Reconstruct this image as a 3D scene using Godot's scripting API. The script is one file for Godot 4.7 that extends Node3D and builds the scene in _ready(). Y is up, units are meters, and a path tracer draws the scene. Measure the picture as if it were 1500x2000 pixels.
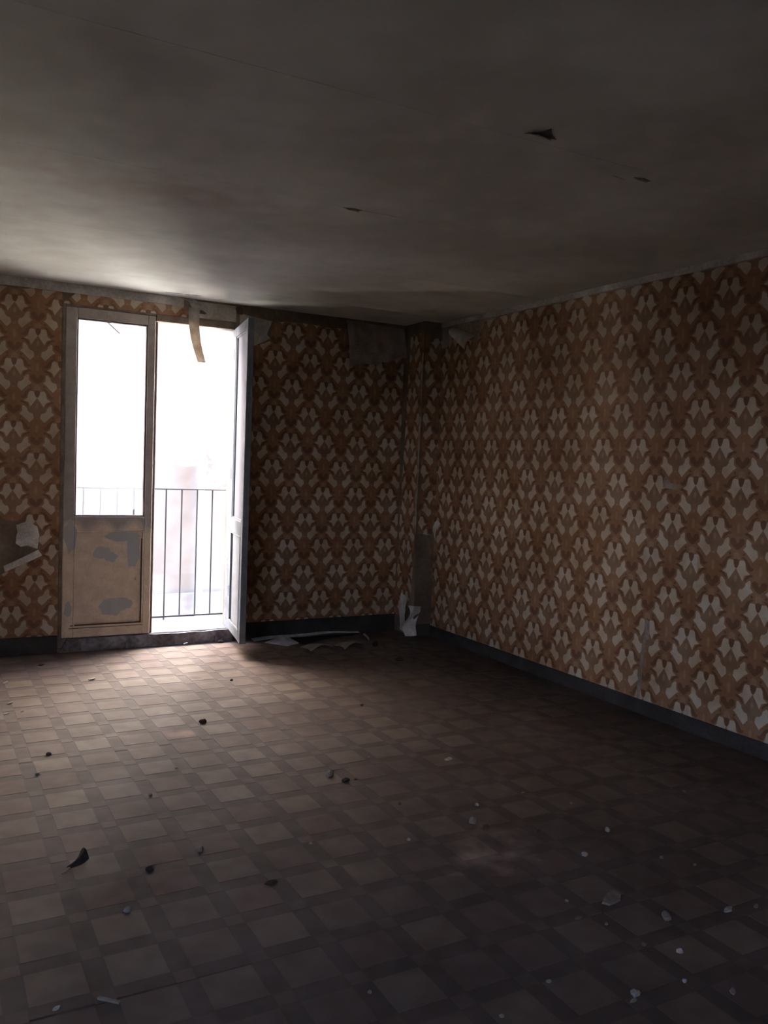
extends Node3D
# An empty room with torn patterned wallpaper and a half open balcony door.

const RX := 3.738      # right wall
const BZ := -6.25      # back wall
const CH := 2.564      # ceiling height
const LX := -1.7       # left wall (behind the frame's edge)
const FZ := 1.7        # wall behind the viewer
const WT := 0.2        # wall thickness
const TILE := 0.2109   # pitch of the floor pattern
const TOX := 0.8562
const TOZ := -2.6294
const EYE := Vector3(0, 1.42, 0)

var rng := RandomNumberGenerator.new()
var used := {}
var M := {}

# ---------------------------------------------------------------- naming
func numbered(called: String) -> String:
	var n: int = used.get(called, 0)
	used[called] = n + 1
	return called if n == 0 else "%s_%03d" % [called, n]

func tag(o: Node, label: String, category: String, group := "", kind := "") -> Node:
	o.set_meta("label", label)
	o.set_meta("category", category)
	if group: o.set_meta("group", group)
	if kind: o.set_meta("kind", kind)
	return o

func root(called: String, at := Vector3.ZERO, turn := 0.0) -> Node3D:
	var o := Node3D.new()
	o.name = numbered(called)
	add_child(o)
	o.position = at
	o.rotation.y = turn
	return o

func put(called: String, st, mat: Material, parent: Node = self) -> MeshInstance3D:
	var o := MeshInstance3D.new()
	o.name = numbered(called) if parent == self else called
	o.mesh = st.commit() if st is SurfaceTool else st
	o.material_override = mat
	o.cast_shadow = GeometryInstance3D.SHADOW_CASTING_SETTING_ON
	parent.add_child(o, true)
	return o

# ---------------------------------------------------------------- shapes
func mb() -> SurfaceTool:
	var st := SurfaceTool.new()
	st.begin(Mesh.PRIMITIVE_TRIANGLES)
	return st

func vert(st: SurfaceTool, p: Vector3, n: Vector3, uv := Vector2.ZERO, uv2 := Vector2.ZERO):
	st.set_normal(n)
	st.set_uv(uv)
	st.set_uv2(uv2)
	st.add_vertex(p)

# flat convex polygon, turned so that it faces away from "inner"
func face(st: SurfaceTool, pts: Array, inner: Vector3):
	var n: Vector3 = (pts[2] - pts[0]).cross(pts[1] - pts[0])
	if n.length_squared() < 1e-16: return
	n = n.normalized()
	var q := pts
	var mid := Vector3.ZERO
	for p in pts: mid += p
	mid /= pts.size()
	if n.dot(mid - inner) < 0:
		n = -n
		q = pts.duplicate()
		q.reverse()
	for k in range(1, q.size() - 1):
		for p in [q[0], q[k], q[k + 1]]:
			vert(st, p, n, Vector2(p.x + p.z, -p.y))

# chamfered box between two corners, placed by t
func box(st: SurfaceTool, a: Vector3, b: Vector3, bev := 0.003, t := Transform3D.IDENTITY):
	var c := (a + b) * 0.5
	var h := (b - a).abs() * 0.5
	var e: float = min(bev, min(h.x, min(h.y, h.z)) * 0.45)
	var mid := t * c
	var P := func(sx, sy, sz, ax):
		var v := Vector3(sx * h.x, sy * h.y, sz * h.z)
		if ax != 0: v.x -= sx * e
		if ax != 1: v.y -= sy * e
		if ax != 2: v.z -= sz * e
		return t * (c + v)
	for s in [-1, 1]:
		face(st, [P.call(s, -1, -1, 0), P.call(s, 1, -1, 0), P.call(s, 1, 1, 0), P.call(s, -1, 1, 0)], mid)
		face(st, [P.call(-1, s, -1, 1), P.call(1, s, -1, 1), P.call(1, s, 1, 1), P.call(-1, s, 1, 1)], mid)
		face(st, [P.call(-1, -1, s, 2), P.call(1, -1, s, 2), P.call(1, 1, s, 2), P.call(-1, 1, s, 2)], mid)
		for r in [-1, 1]:
			face(st, [P.call(s, r, -1, 0), P.call(s, r, 1, 0), P.call(s, r, 1, 1), P.call(s, r, -1, 1)], mid)
			face(st, [P.call(s, -1, r, 0), P.call(s, 1, r, 0), P.call(s, 1, r, 2), P.call(s, -1, r, 2)], mid)
			face(st, [P.call(-1, s, r, 1), P.call(1, s, r, 1), P.call(1, s, r, 2), P.call(-1, s, r, 2)], mid)
			for q in [-1, 1]:
				face(st, [P.call(s, r, q, 0), P.call(s, r, q, 1), P.call(s, r, q, 2)], mid)

func cbox(a: Vector3, b: Vector3, bev := 0.003) -> SurfaceTool:
	var st := mb()
	box(st, a, b, bev)
	return st

# outline in the (u, v) plane of t, thickened along +w of t from 0 to depth; uv in metres of (u, v), uv2 the same
func prism(st: SurfaceTool, outline: PackedVector2Array, t: Transform3D, depth: float, uvs := Vector2.ONE, uvo := Vector2.ZERO, uv2s := Vector2(0.125, 0.125)):
	var idx := Geometry2D.triangulate_polygon(outline)
	if idx.is_empty():
		push_error("an outline could not be filled")
		return
	var w := t.basis.z.normalized()
	for side in [0, 1]:
		var n: Vector3 = w if side == 1 else -w
		for k in range(0, idx.size(), 3):
			var tri := [outline[idx[k]], outline[idx[k + 1]], outline[idx[k + 2]]]
			var p := []
			for q in tri: p.append(t * Vector3(q.x, q.y, depth * side))
			var order := [0, 1, 2]
			if (p[2] - p[0]).cross(p[1] - p[0]).dot(n) < 0: order = [0, 2, 1]
			for i in order:
				vert(st, p[i], n, Vector2(tri[i].x * uvs.x, -tri[i].y * uvs.y) + uvo, Vector2(tri[i].x * uv2s.x, -tri[i].y * uv2s.y))
	var area := 0.0
	for k in outline.size():
		area += outline[k].cross(outline[(k + 1) % outline.size()])
	for k in outline.size():
		var a := outline[k]
		var b := outline[(k + 1) % outline.size()]
		var out2 := Vector2(b.y - a.y, a.x - b.x).normalized() * (1.0 if area > 0 else -1.0)
		var n := (t.basis * Vector3(out2.x, out2.y, 0)).normalized()
		var p := [t * Vector3(a.x, a.y, 0), t * Vector3(b.x, b.y, 0), t * Vector3(b.x, b.y, depth), t * Vector3(a.x, a.y, depth)]
		var q := [a, b, b, a]
		var order := [0, 1, 2, 0, 2, 3]
		if (p[2] - p[0]).cross(p[1] - p[0]).dot(n) < 0: order = [0, 2, 1, 0, 3, 2]
		for i in order:
			vert(st, p[i], n, Vector2(q[i].x * uvs.x, -q[i].y * uvs.y) + uvo, Vector2(q[i].x * uv2s.x, -q[i].y * uv2s.y))

# a thin sheet through a grid of points
func sheet(st: SurfaceTool, rows: Array, thick: float, uvs := Vector2.ONE):
	var h: int = rows.size()
	var w: int = rows[0].size()
	var nor := []
	for i in h:
		var line := []
		for j in w:
			var du: Vector3 = rows[i][min(j + 1, w - 1)] - rows[i][max(j - 1, 0)]
			var dv: Vector3 = rows[min(i + 1, h - 1)][j] - rows[max(i - 1, 0)][j]
			line.append(du.cross(dv).normalized())
		nor.append(line)
	for side in [1, -1]:
		for i in h - 1:
			for j in w - 1:
				var c := [[i, j], [i, j + 1], [i + 1, j + 1], [i + 1, j]]
				var n0: Vector3 = nor[i][j] * side
				var a: Vector3 = rows[i][j]
				var order := [0, 1, 2, 0, 2, 3]
				if (rows[i + 1][j + 1] - a).cross(rows[i][j + 1] - a).dot(n0) < 0: order = [0, 2, 1, 0, 3, 2]
				for k in order:
					var y: int = c[k][0]
					var x: int = c[k][1]
					vert(st, rows[y][x] + nor[y][x] * side * thick * 0.5, nor[y][x] * side, Vector2(x * uvs.x / (w - 1), y * uvs.y / (h - 1)))
	var rim := []
	for j in w: rim.append([0, j])
	for i in range(1, h): rim.append([i, w - 1])
	for j in range(w - 2, -1, -1): rim.append([h - 1, j])
	for i in range(h - 2, 0, -1): rim.append([i, 0])
	var mid: Vector3 = rows[h / 2][w / 2]
	for k in rim.size():
		var a: Array = rim[k]
		var b: Array = rim[(k + 1) % rim.size()]
		var pa: Vector3 = rows[a[0]][a[1]]
		var pb: Vector3 = rows[b[0]][b[1]]
		var na: Vector3 = nor[a[0]][a[1]] * thick * 0.5
		var nb: Vector3 = nor[b[0]][b[1]] * thick * 0.5
		face(st, [pa - na, pa + na, pb + nb, pb - nb], mid)

# points of a sheet: bilinear between four corners, pushed out by bulge(u, v)
func patch(p00: Vector3, p10: Vector3, p11: Vector3, p01: Vector3, nu: int, nv: int, bulge: Callable) -> Array:
	var rows := []
	for i in nv + 1:
		var v := float(i) / nv
		var line := []
		for j in nu + 1:
			var u := float(j) / nu
			line.append(p00.lerp(p10, u).lerp(p01.lerp(p11, u), v) + bulge.call(u, v))
		rows.append(line)
	return rows

func tube(st: SurfaceTool, a: Vector3, b: Vector3, r: float, n := 12):
	var d := (b - a).normalized()
	var s := d.cross(Vector3(0.3, 0.2, 1)).normalized()
	var t := d.cross(s)
	for k in n:
		var q := []
		for m in [k, k + 1]:
			var an: float = TAU * m / n
			q.append(s * cos(an) + t * sin(an))
		var tris := [[a, q[0]], [b, q[1]], [b, q[0]], [a, q[0]], [a, q[1]], [b, q[1]]]
		var e: Vector3 = (b - a).cross(b + q[1] * r - a - q[0] * r)
		if e.dot(q[0]) < 0: tris = [[a, q[0]], [b, q[0]], [b, q[1]], [a, q[0]], [b, q[1]], [a, q[1]]]
		for o in tris:
			vert(st, o[0] + o[1] * r, o[1])
		face(st, [a, a + q[0] * r, a + q[1] * r], (a + b) * 0.5)
		face(st, [b, b + q[0] * r, b + q[1] * r], (a + b) * 0.5)

# a broken lump that lies on y = 0
func lump(sz: Vector3, sd: int) -> SurfaceTool:
	var r := RandomNumberGenerator.new()
	r.seed = sd
	var g := (1.0 + sqrt(5.0)) / 2.0
	var base := [Vector3(-1, g, 0), Vector3(1, g, 0), Vector3(-1, -g, 0), Vector3(1, -g, 0), Vector3(0, -1, g), Vector3(0, 1, g), Vector3(0, -1, -g), Vector3(0, 1, -g), Vector3(g, 0, -1), Vector3(g, 0, 1), Vector3(-g, 0, -1), Vector3(-g, 0, 1)]
	var tri := [[0, 11, 5], [0, 5, 1], [0, 1, 7], [0, 7, 10], [0, 10, 11], [1, 5, 9], [5, 11, 4], [11, 10, 2], [10, 7, 6], [7, 1, 8], [3, 9, 4], [3, 4, 2], [3, 2, 6], [3, 6, 8], [3, 8, 9], [4, 9, 5], [2, 4, 11], [6, 2, 10], [8, 6, 7], [9, 8, 1]]
	var pts := {}
	var at := func(v: Vector3) -> Vector3:
		var key := str(v.snapped(Vector3.ONE * 0.001))
		if not pts.has(key):
			var p: Vector3 = v * r.randf_range(0.72, 1.12) * sz * 0.5
			p.y = max(p.y + sz.y * 0.3, 0.0)
			pts[key] = p
		return pts[key]
	var st := mb()
	var mid := Vector3(0, sz.y * 0.25, 0)
	for f in tri:
		var a: Vector3 = base[f[0]].normalized()
		var b: Vector3 = base[f[1]].normalized()
		var c: Vector3 = base[f[2]].normalized()
		var ab := (a + b).normalized()
		var bc := (b + c).normalized()
		var ca := (c + a).normalized()
		for q in [[a, ab, ca], [b, bc, ab], [c, ca, bc], [ab, bc, ca]]:
			face(st, [at.call(q[0]), at.call(q[1]), at.call(q[2])], mid)
	return st

# a flat broken flake that lies on y = 0, its far end lifted a little
func flake(sz: Vector3, sd: int) -> SurfaceTool:
	var r := RandomNumberGenerator.new()
	r.seed = sd
	var n := r.randi_range(7, 9)
	var top := []
	var bot := []
	for k in n:
		var an: float = TAU * (k + r.randf_range(-0.3, 0.3)) / n
		var q := Vector3(cos(an) * sz.x * 0.5, 0, sin(an) * sz.z * 0.5) * r.randf_range(0.72, 1.1)
		var lift: float = max(0.0, q.x / sz.x + 0.5) * sz.y * 0.5
		bot.append(q + Vector3.UP * lift)
		top.append(q * 0.94 + Vector3.UP * (lift + sz.y * 0.5))
	var st := mb()
	var mid := Vector3(0, sz.y * 0.4, 0)
	var ct := Vector3.ZERO
	for p in top: ct += p / n
	for k in n:
		var m := (k + 1) % n
		face(st, [bot[k], bot[m], top[m], top[k]], mid)
		face(st, [ct + Vector3.UP * sz.y * 0.08, top[k], top[m]], mid)
		face(st, [Vector3(0, 0, 0), bot[k], bot[m]], mid)
	return st

func jag(a: Vector2, b: Vector2, n: int, amp: float) -> Array:      # points of a torn edge from a to b, without b
	var out := []
	var side := (b - a).orthogonal().normalized()
	for k in n:
		var t := float(k) / n
		out.append(a.lerp(b, t) + (side * rng.randf_range(-amp, amp) if k > 0 else Vector2.ZERO))
	return out

# ---------------------------------------------------------------- textures and materials
func fill_poly(im: Image, pts: Array, col: Color, wrap := true):
	var w := im.get_width()
	var h := im.get_height()
	var lo := 1e9
	var hi := -1e9
	for p in pts:
		lo = min(lo, p.y)
		hi = max(hi, p.y)
	for y in range(int(floor(lo)), int(ceil(hi)) + 1):
		var xs := []
		for k in pts.size():
			var a: Vector2 = pts[k]
			var b: Vector2 = pts[(k + 1) % pts.size()]
			if (a.y <= y) != (b.y <= y):
				xs.append(a.x + (y - a.y) / (b.y - a.y) * (b.x - a.x))
		xs.sort()
		for k in range(0, xs.size() - 1, 2):
			var x0 := int(round(xs[k]))
			var x1 := int(round(xs[k + 1]))
			if x1 <= x0: continue
			if wrap:
				var yy := posmod(y, h)
				var s := posmod(x0, w)
				var n: int = min(x1 - x0, w)
				im.fill_rect(Rect2i(s, yy, min(n, w - s), 1), col)
				if s + n > w: im.fill_rect(Rect2i(0, yy, s + n - w, 1), col)
			elif y >= 0 and y < h:
				im.fill_rect(Rect2i(max(x0, 0), y, min(x1, w) - max(x0, 0), 1), col)

func c8(r, g, b) -> Color: return Color8(r, g, b)

func wallpaper_image() -> Image:
	var W := 512
	var Hh := 732
	var im := Image.create(W, Hh, false, Image.FORMAT_RGB8)
	var mid := c8(157, 121, 92)
	var warm := c8(172, 142, 113)
	var pale := c8(210, 197, 180)
	var dark := c8(124, 91, 70)
	var bud := c8(146, 119, 96)
	im.fill(mid)
	# half of the motif, mirrored about its stem; units of a sketch 620 wide and 1090 high, the stem at (620, 850)
	var shapes := [
		[warm, [620, 470, 575, 540, 600, 600, 620, 560]],
		[warm, [290, 640, 318, 610, 318, 760, 292, 740]],
		[warm, [262, 1040, 300, 1010, 318, 1010, 318, 1100, 280, 1085]],
		[dark, [432, 706, 405, 690, 392, 655, 425, 660, 452, 610, 490, 548, 535, 525, 560, 532, 520, 566, 500, 600, 488, 650, 470, 690]],
		[dark, [392, 752, 430, 742, 478, 772, 506, 830, 498, 850, 470, 815, 440, 782, 405, 775]],
		[dark, [318, 905, 296, 880, 282, 838, 245, 822, 214, 850, 222, 905, 262, 950, 300, 985, 318, 975]],
		[dark, [200, 1030, 224, 1012, 236, 1040, 222, 1064]],
		[pale, [505, 600, 522, 572, 575, 576, 594, 640, 618, 690, 590, 742, 562, 792, 530, 850, 504, 772, 436, 742, 490, 700]],
		[pale, [424, 832, 444, 826, 486, 872, 492, 915, 522, 952, 570, 966, 576, 1050, 520, 1124, 474, 1066, 430, 1010, 384, 972, 420, 930]],
		[bud, [620, 738, 582, 752, 562, 800, 552, 860, 505, 885, 510, 935, 555, 950, 575, 1000, 620, 1012]],
		[dark, [620, 556, 588, 566, 584, 620, 602, 672, 620, 682]],
		[warm, [620, 770, 604, 800, 600, 850, 620, 880]],
		[warm, [604, 1046, 620, 1034, 620, 1066, 600, 1062]],
	]
	for off in [Vector2(0, 0), Vector2(0.5, 0.5)]:
		for s in shapes:
			for side in [-1.0, 1.0]:
				var pts := []
				for k in range(0, s[1].size(), 2):
					var q: Vector2 = Vector2((s[1][k] - 620.0) / 620.0 * side, (s[1][k + 1] - 850.0) / 1090.0) + off + Vector2(0.5, 0.5)
					pts.append(Vector2(q.x * W, q.y * Hh))
				fill_poly(im, pts, s[0])
	im.resize(128, 183, Image.INTERPOLATE_TRILINEAR)
	im.resize(320, 458, Image.INTERPOLATE_CUBIC)
	return im

func noise_image(w: int, h: int, freq: float, sd: int, oct := 4, seamless := false) -> Image:
	var n := FastNoiseLite.new()
	n.seed = sd
	n.frequency = freq
	n.fractal_octaves = oct
	n.noise_type = FastNoiseLite.TYPE_SIMPLEX_SMOOTH
	return n.get_seamless_image(w, h) if seamless else n.get_image(w, h, false, false, true)

# an image that multiplies a colour: 1 where clean, lower or tinted where dirty
func dirt_image(w: int, h: int, sd: int, low: Color, high: Color, f1 := 0.012, f2 := 0.09, fine := 0.35) -> Image:
	var a := noise_image(w, h, f1, sd)
	var b := noise_image(w, h, f2, sd + 1, 3)
	var im := Image.create(w, h, false, Image.FORMAT_RGB8)
	for y in h:
		for x in w:
			var t := a.get_pixel(x, y).r * (1.0 - fine) + b.get_pixel(x, y).r * fine
			im.set_pixel(x, y, low.lerp(high, clampf((t - 0.25) * 2.0, 0, 1)))
	return im

func soft_spot(im: Image, c: Vector2, r: Vector2, col: Color, amount: float, sd := 1, rough := 0.5):
	var n := FastNoiseLite.new()
	n.seed = sd
	n.frequency = 0.05
	for y in range(max(0, int(c.y - r.y * 1.5)), min(im.get_height(), int(c.y + r.y * 1.5))):
		for x in range(max(0, int(c.x - r.x * 1.5)), min(im.get_width(), int(c.x + r.x * 1.5))):
			var d := Vector2((x - c.x) / r.x, (y - c.y) / r.y).length() + n.get_noise_2d(x, y) * rough
			var k := clampf(1.0 - d, 0, 1)
			if k > 0: im.set_pixel(x, y, im.get_pixel(x, y).lerp(col, k * amount))

func tex(im: Image) -> ImageTexture:
	im.generate_mipmaps()
	return ImageTexture.create_from_image(im)

func mat(col: Color, rough := 0.8, metal := 0.0) -> StandardMaterial3D:
	var m := StandardMaterial3D.new()
	m.albedo_color = col
	m.roughness = rough
	m.metallic = metal
	m.metallic_specular = 0.4
	return m

func tri(col: Color, t: Texture2D, scale: float, rough := 0.85, offset := Vector3.ZERO) -> StandardMaterial3D:
	var m := mat(col, rough)
	m.albedo_texture = t
	m.uv1_triplanar = true
	m.uv1_world_triplanar = true
	m.uv1_scale = Vector3.ONE * scale
	m.uv1_offset = offset
	return m

func make_materials():
	# wallpaper, with fading and grime over it
	var wp := mat(Color(0.95, 0.945, 0.95), 0.75)
	wp.albedo_texture = tex(wallpaper_image())
	wp.detail_enabled = true
	wp.detail_blend_mode = BaseMaterial3D.BLEND_MODE_MUL
	wp.detail_uv_layer = BaseMaterial3D.DETAIL_UV_2
	wp.detail_albedo = tex(dirt_image(512, 512, 11, c8(222, 208, 190), c8(255, 255, 255), 0.012, 0.07))
	M.paper = wp
	var grime := tex(dirt_image(512, 512, 21, c8(196, 190, 184), c8(255, 255, 255), 0.01, 0.08))
	M.plaster = tri(c8(128, 113, 99), grime, 0.5, 0.92)
	M.plaster_pale = tri(c8(190, 184, 174), grime, 0.7, 0.92)
	M.plaster_mid = tri(c8(160, 150, 140), grime, 0.7, 0.92)
	M.trim = tri(c8(204, 200, 194), grime, 0.8, 0.8)
	M.base = tri(c8(68, 65, 63), grime, 0.9, 0.75)
	M.paper_back = tri(c8(226, 222, 216), grime, 1.3, 0.9)
	M.paper_grey = tri(c8(168, 156, 146), grime, 1.3, 0.9)
	M.strip = tri(c8(196, 190, 182), grime, 2.0, 0.85)
	M.strip.backlight_enabled = true
	M.strip.backlight = Color(0.85, 0.83, 0.80)
	# ceiling
	var ci := dirt_image(512, 512, 31, c8(222, 218, 212), c8(255, 254, 252), 0.008, 0.05, 0.25)
	soft_spot(ci, Vector2(230, 290), Vector2(70, 26), c8(226, 214, 206), 0.8, 3, 0.7)
	M.ceiling = tri(c8(224, 224, 215), tex(ci), 1.0 / 6.0, 0.95, Vector3(0.3, 0, 0.2))
	M.dark_fill = mat(c8(74, 66, 58), 0.95)  # stands for shade inside holes and cracks; also the dark pier skirting
	M.torn = mat(c8(126, 116, 106), 0.95)
	# floor: one map of grime and tone over the whole floor, eight metres across
	var fi := dirt_image(1024, 1024, 41, c8(205, 196, 190), c8(255, 252, 250), 0.01, 0.06, 0.45)
	var at := func(x: float, z: float) -> Vector2: return Vector2((x + 2.0) / 8.0 * 1024.0, (z + 7.0) / 8.0 * 1024.0)
	M.floor_at = at
	for y in 1024:
		for x in 1024:
			fi.set_pixel(x, y, fi.get_pixel(x, y) * 0.62)
	soft_spot(fi, at.call(1.83, -2.44), Vector2(24, 17), c8(236, 232, 232), 0.9, 5, 0.9)
	soft_spot(fi, at.call(1.95, -2.62), Vector2(20, 9), c8(220, 214, 210), 0.5, 6, 0.9)
	soft_spot(fi, at.call(1.19, -4.2), Vector2(14, 11), c8(226, 222, 222), 0.8, 7, 0.9)
	soft_spot(fi, at.call(0.85, -4.32), Vector2(12, 7), c8(220, 214, 210), 0.5, 8, 0.9)
	soft_spot(fi, at.call(3.45, -4.0), Vector2(75, 250), c8(84, 76, 73), 0.8, 9, 0.6)  # darker zone along the right wall
	soft_spot(fi, at.call(3.1, -5.75), Vector2(80, 45), c8(200, 200, 206), 0.5, 13, 0.8)
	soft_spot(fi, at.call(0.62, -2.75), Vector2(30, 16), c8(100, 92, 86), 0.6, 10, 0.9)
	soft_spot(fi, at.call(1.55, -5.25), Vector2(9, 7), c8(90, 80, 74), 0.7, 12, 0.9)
	var ft := tex(fi)
	var fo := Vector3(0.25, 0, 0.875)
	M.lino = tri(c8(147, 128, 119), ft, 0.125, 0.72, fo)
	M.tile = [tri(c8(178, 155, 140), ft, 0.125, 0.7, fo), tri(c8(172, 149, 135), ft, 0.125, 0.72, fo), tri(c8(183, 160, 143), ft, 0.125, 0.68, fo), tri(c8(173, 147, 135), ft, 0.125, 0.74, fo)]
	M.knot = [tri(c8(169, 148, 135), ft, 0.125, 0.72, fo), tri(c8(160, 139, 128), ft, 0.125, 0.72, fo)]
	M.subfloor = tri(c8(52, 46, 43), grime, 1.0, 0.95)
	M.lino_back = tri(c8(158, 146, 138), grime, 2.0, 0.9)
	M.lino_edge = tri(c8(218, 220, 226), grime, 2.0, 0.8)
	# door paint: cream below, grey above, with flaked patches (0.612 m wide, 2.31 m high)
	var di := dirt_image(256, 960, 51, c8(234, 230, 224), c8(255, 255, 255), 0.02, 0.1)
	var px := func(x: float, y: float) -> Vector2: return Vector2(x / 0.612 * 256.0, (1.0 - y / 2.31) * 960.0)
	var cream := c8(222, 203, 180)
	var grey := c8(168, 158, 152)
	var steel := c8(172, 174, 172)
	for y in 960:
		for x in 256:
			var hgt := (1.0 - y / 960.0) * 2.31
			var k := clampf((hgt - 0.76 - 0.03 * sin(x * 0.07)) * 14.0, 0, 1)
			di.set_pixel(x, y, di.get_pixel(x, y) * cream.lerp(grey, k))
	for b in [[0.275, 0.60, 0.075, 0.055, 1], [0.33, 0.57, 0.05, 0.04, 2], [0.35, 0.215, 0.11, 0.07, 3], [0.43, 0.23, 0.06, 0.05, 4], [0.49, 0.62, 0.055, 0.16, 5], [0.4, 0.72, 0.14, 0.04, 6], [0.05, 0.72, 0.05, 0.13, 7], [0.04, 0.2, 0.03, 0.06, 8]]:
		var c: Vector2 = px.call(b[0], b[1])
		var ring := []
		var r := RandomNumberGenerator.new()
		r.seed = 100 + int(b[4])
		for k in 14:
			var an: float = TAU * k / 14.0
			ring.append(c + Vector2(cos(an) * b[2] / 0.612 * 256.0, sin(an) * b[3] / 2.31 * 960.0) * r.randf_range(0.7, 1.1))
		fill_poly(di, ring, steel.lerp(grey, r.randf() * 0.6), false)
	M.door_paint = mat(Color.WHITE, 0.6)
	M.door_paint.albedo_texture = tex(di)
	M.rust = tri(c8(96, 66, 46), grime, 2.0, 0.85)
	M.frame = tri(c8(122, 108, 96), grime, 1.4, 0.75)
	M.white_paint = tri(c8(114, 118, 124), tex(dirt_image(256, 256, 61, c8(216, 212, 206), c8(255, 255, 255), 0.03, 0.15)), 1.2, 0.5)
	M.bead = mat(c8(92, 80, 74), 0.7)
	M.glass = mat(Color(0.86, 0.92, 0.95, 0.10), 0.04)
	M.glass.transparency = BaseMaterial3D.TRANSPARENCY_ALPHA
	M.film = mat(Color(0.92, 0.95, 0.98, 0.13), 0.9)
	M.film_lit = mat(Color(0.62, 0.61, 0.65, 0.7), 0.9)
	M.film_lit.transparency = BaseMaterial3D.TRANSPARENCY_ALPHA
	M.film.transparency = BaseMaterial3D.TRANSPARENCY_ALPHA
	M.film.backlight_enabled = true
	M.film.backlight = Color(0.95, 0.97, 1.0)
	M.iron = mat(c8(62, 62, 66), 0.55, 0.3)
	M.concrete = tri(c8(128, 128, 130), tex(dirt_image(256, 256, 71, c8(190, 190, 192), c8(255, 255, 255), 0.03, 0.2)), 1.5, 0.85)
	M.step = tri(c8(154, 149, 152), tex(dirt_image(256, 256, 75, c8(150, 146, 148), c8(255, 255, 255), 0.012, 0.06)), 1.5, 0.95)
	# the house across the street
	var fa := dirt_image(512, 512, 81, c8(226, 220, 216), c8(255, 253, 250), 0.012, 0.05, 0.3)
	M.facade = tri(c8(164, 157, 150), tex(fa), 0.1, 0.95)
	M.facade_bare = tri(c8(152, 138, 128), grime, 0.6, 0.95)
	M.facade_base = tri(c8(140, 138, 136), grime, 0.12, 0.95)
	M.facade_shade = tri(c8(136, 133, 126), tex(dirt_image(256, 256, 85, c8(226, 216, 210), c8(255, 253, 250), 0.02, 0.08)), 0.16, 0.95)  # darker tone: shade of the lower wall put into its colour
	M.pipe = mat(c8(170, 172, 174), 0.7)
	M.asphalt = tri(c8(104, 103, 102), grime, 0.4, 0.95)
	M.outer = tri(c8(206, 196, 186), grime, 0.3, 0.95)
	# litter
	M.chalk = tri(c8(178, 174, 167), grime, 6.0, 0.95)
	M.crumb = tri(c8(142, 135, 127), grime, 6.0, 0.95)
	M.dark = tri(c8(64, 54, 49), grime, 6.0, 0.9)
	M.brown = tri(c8(96, 74, 60), grime, 6.0, 0.9)
	M.scrap = tri(c8(138, 128, 118), grime, 4.0, 0.9)

# ---------------------------------------------------------------- the setting
const BACK := Transform3D(Vector3(1, 0, 0), Vector3(0, 1, 0), Vector3(0, 0, 1), Vector3(0, 0, BZ))          # u = x, v = y, out of the wall = +z
const RIGHT := Transform3D(Vector3(0, 0, 1), Vector3(0, 1, 0), Vector3(-1, 0, 0), Vector3(RX, 0, 0))         # u = z, v = y, out of the wall = -x

func paper(parent: Node, outline: Array, plane: Transform3D, phase: Vector2, label := ""):
	# the motif's stem stands at phase; cells are 0.294 by 0.42 m
	var st := mb()
	var s := Vector2(1.0 / 0.294, 1.0 / 0.42)
	var o := Vector2(0.5 - phase.x * s.x, 0.5 + phase.y * s.y)
	var t := plane
	t.origin += plane.basis.z * 0.0005
	prism(st, PackedVector2Array(outline), t, 0.0015, s, o, Vector2(0.31, 0.31))
	var m := put("wallpaper", st, M.paper, parent)
	if label: m.set_meta("label", label)

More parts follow.
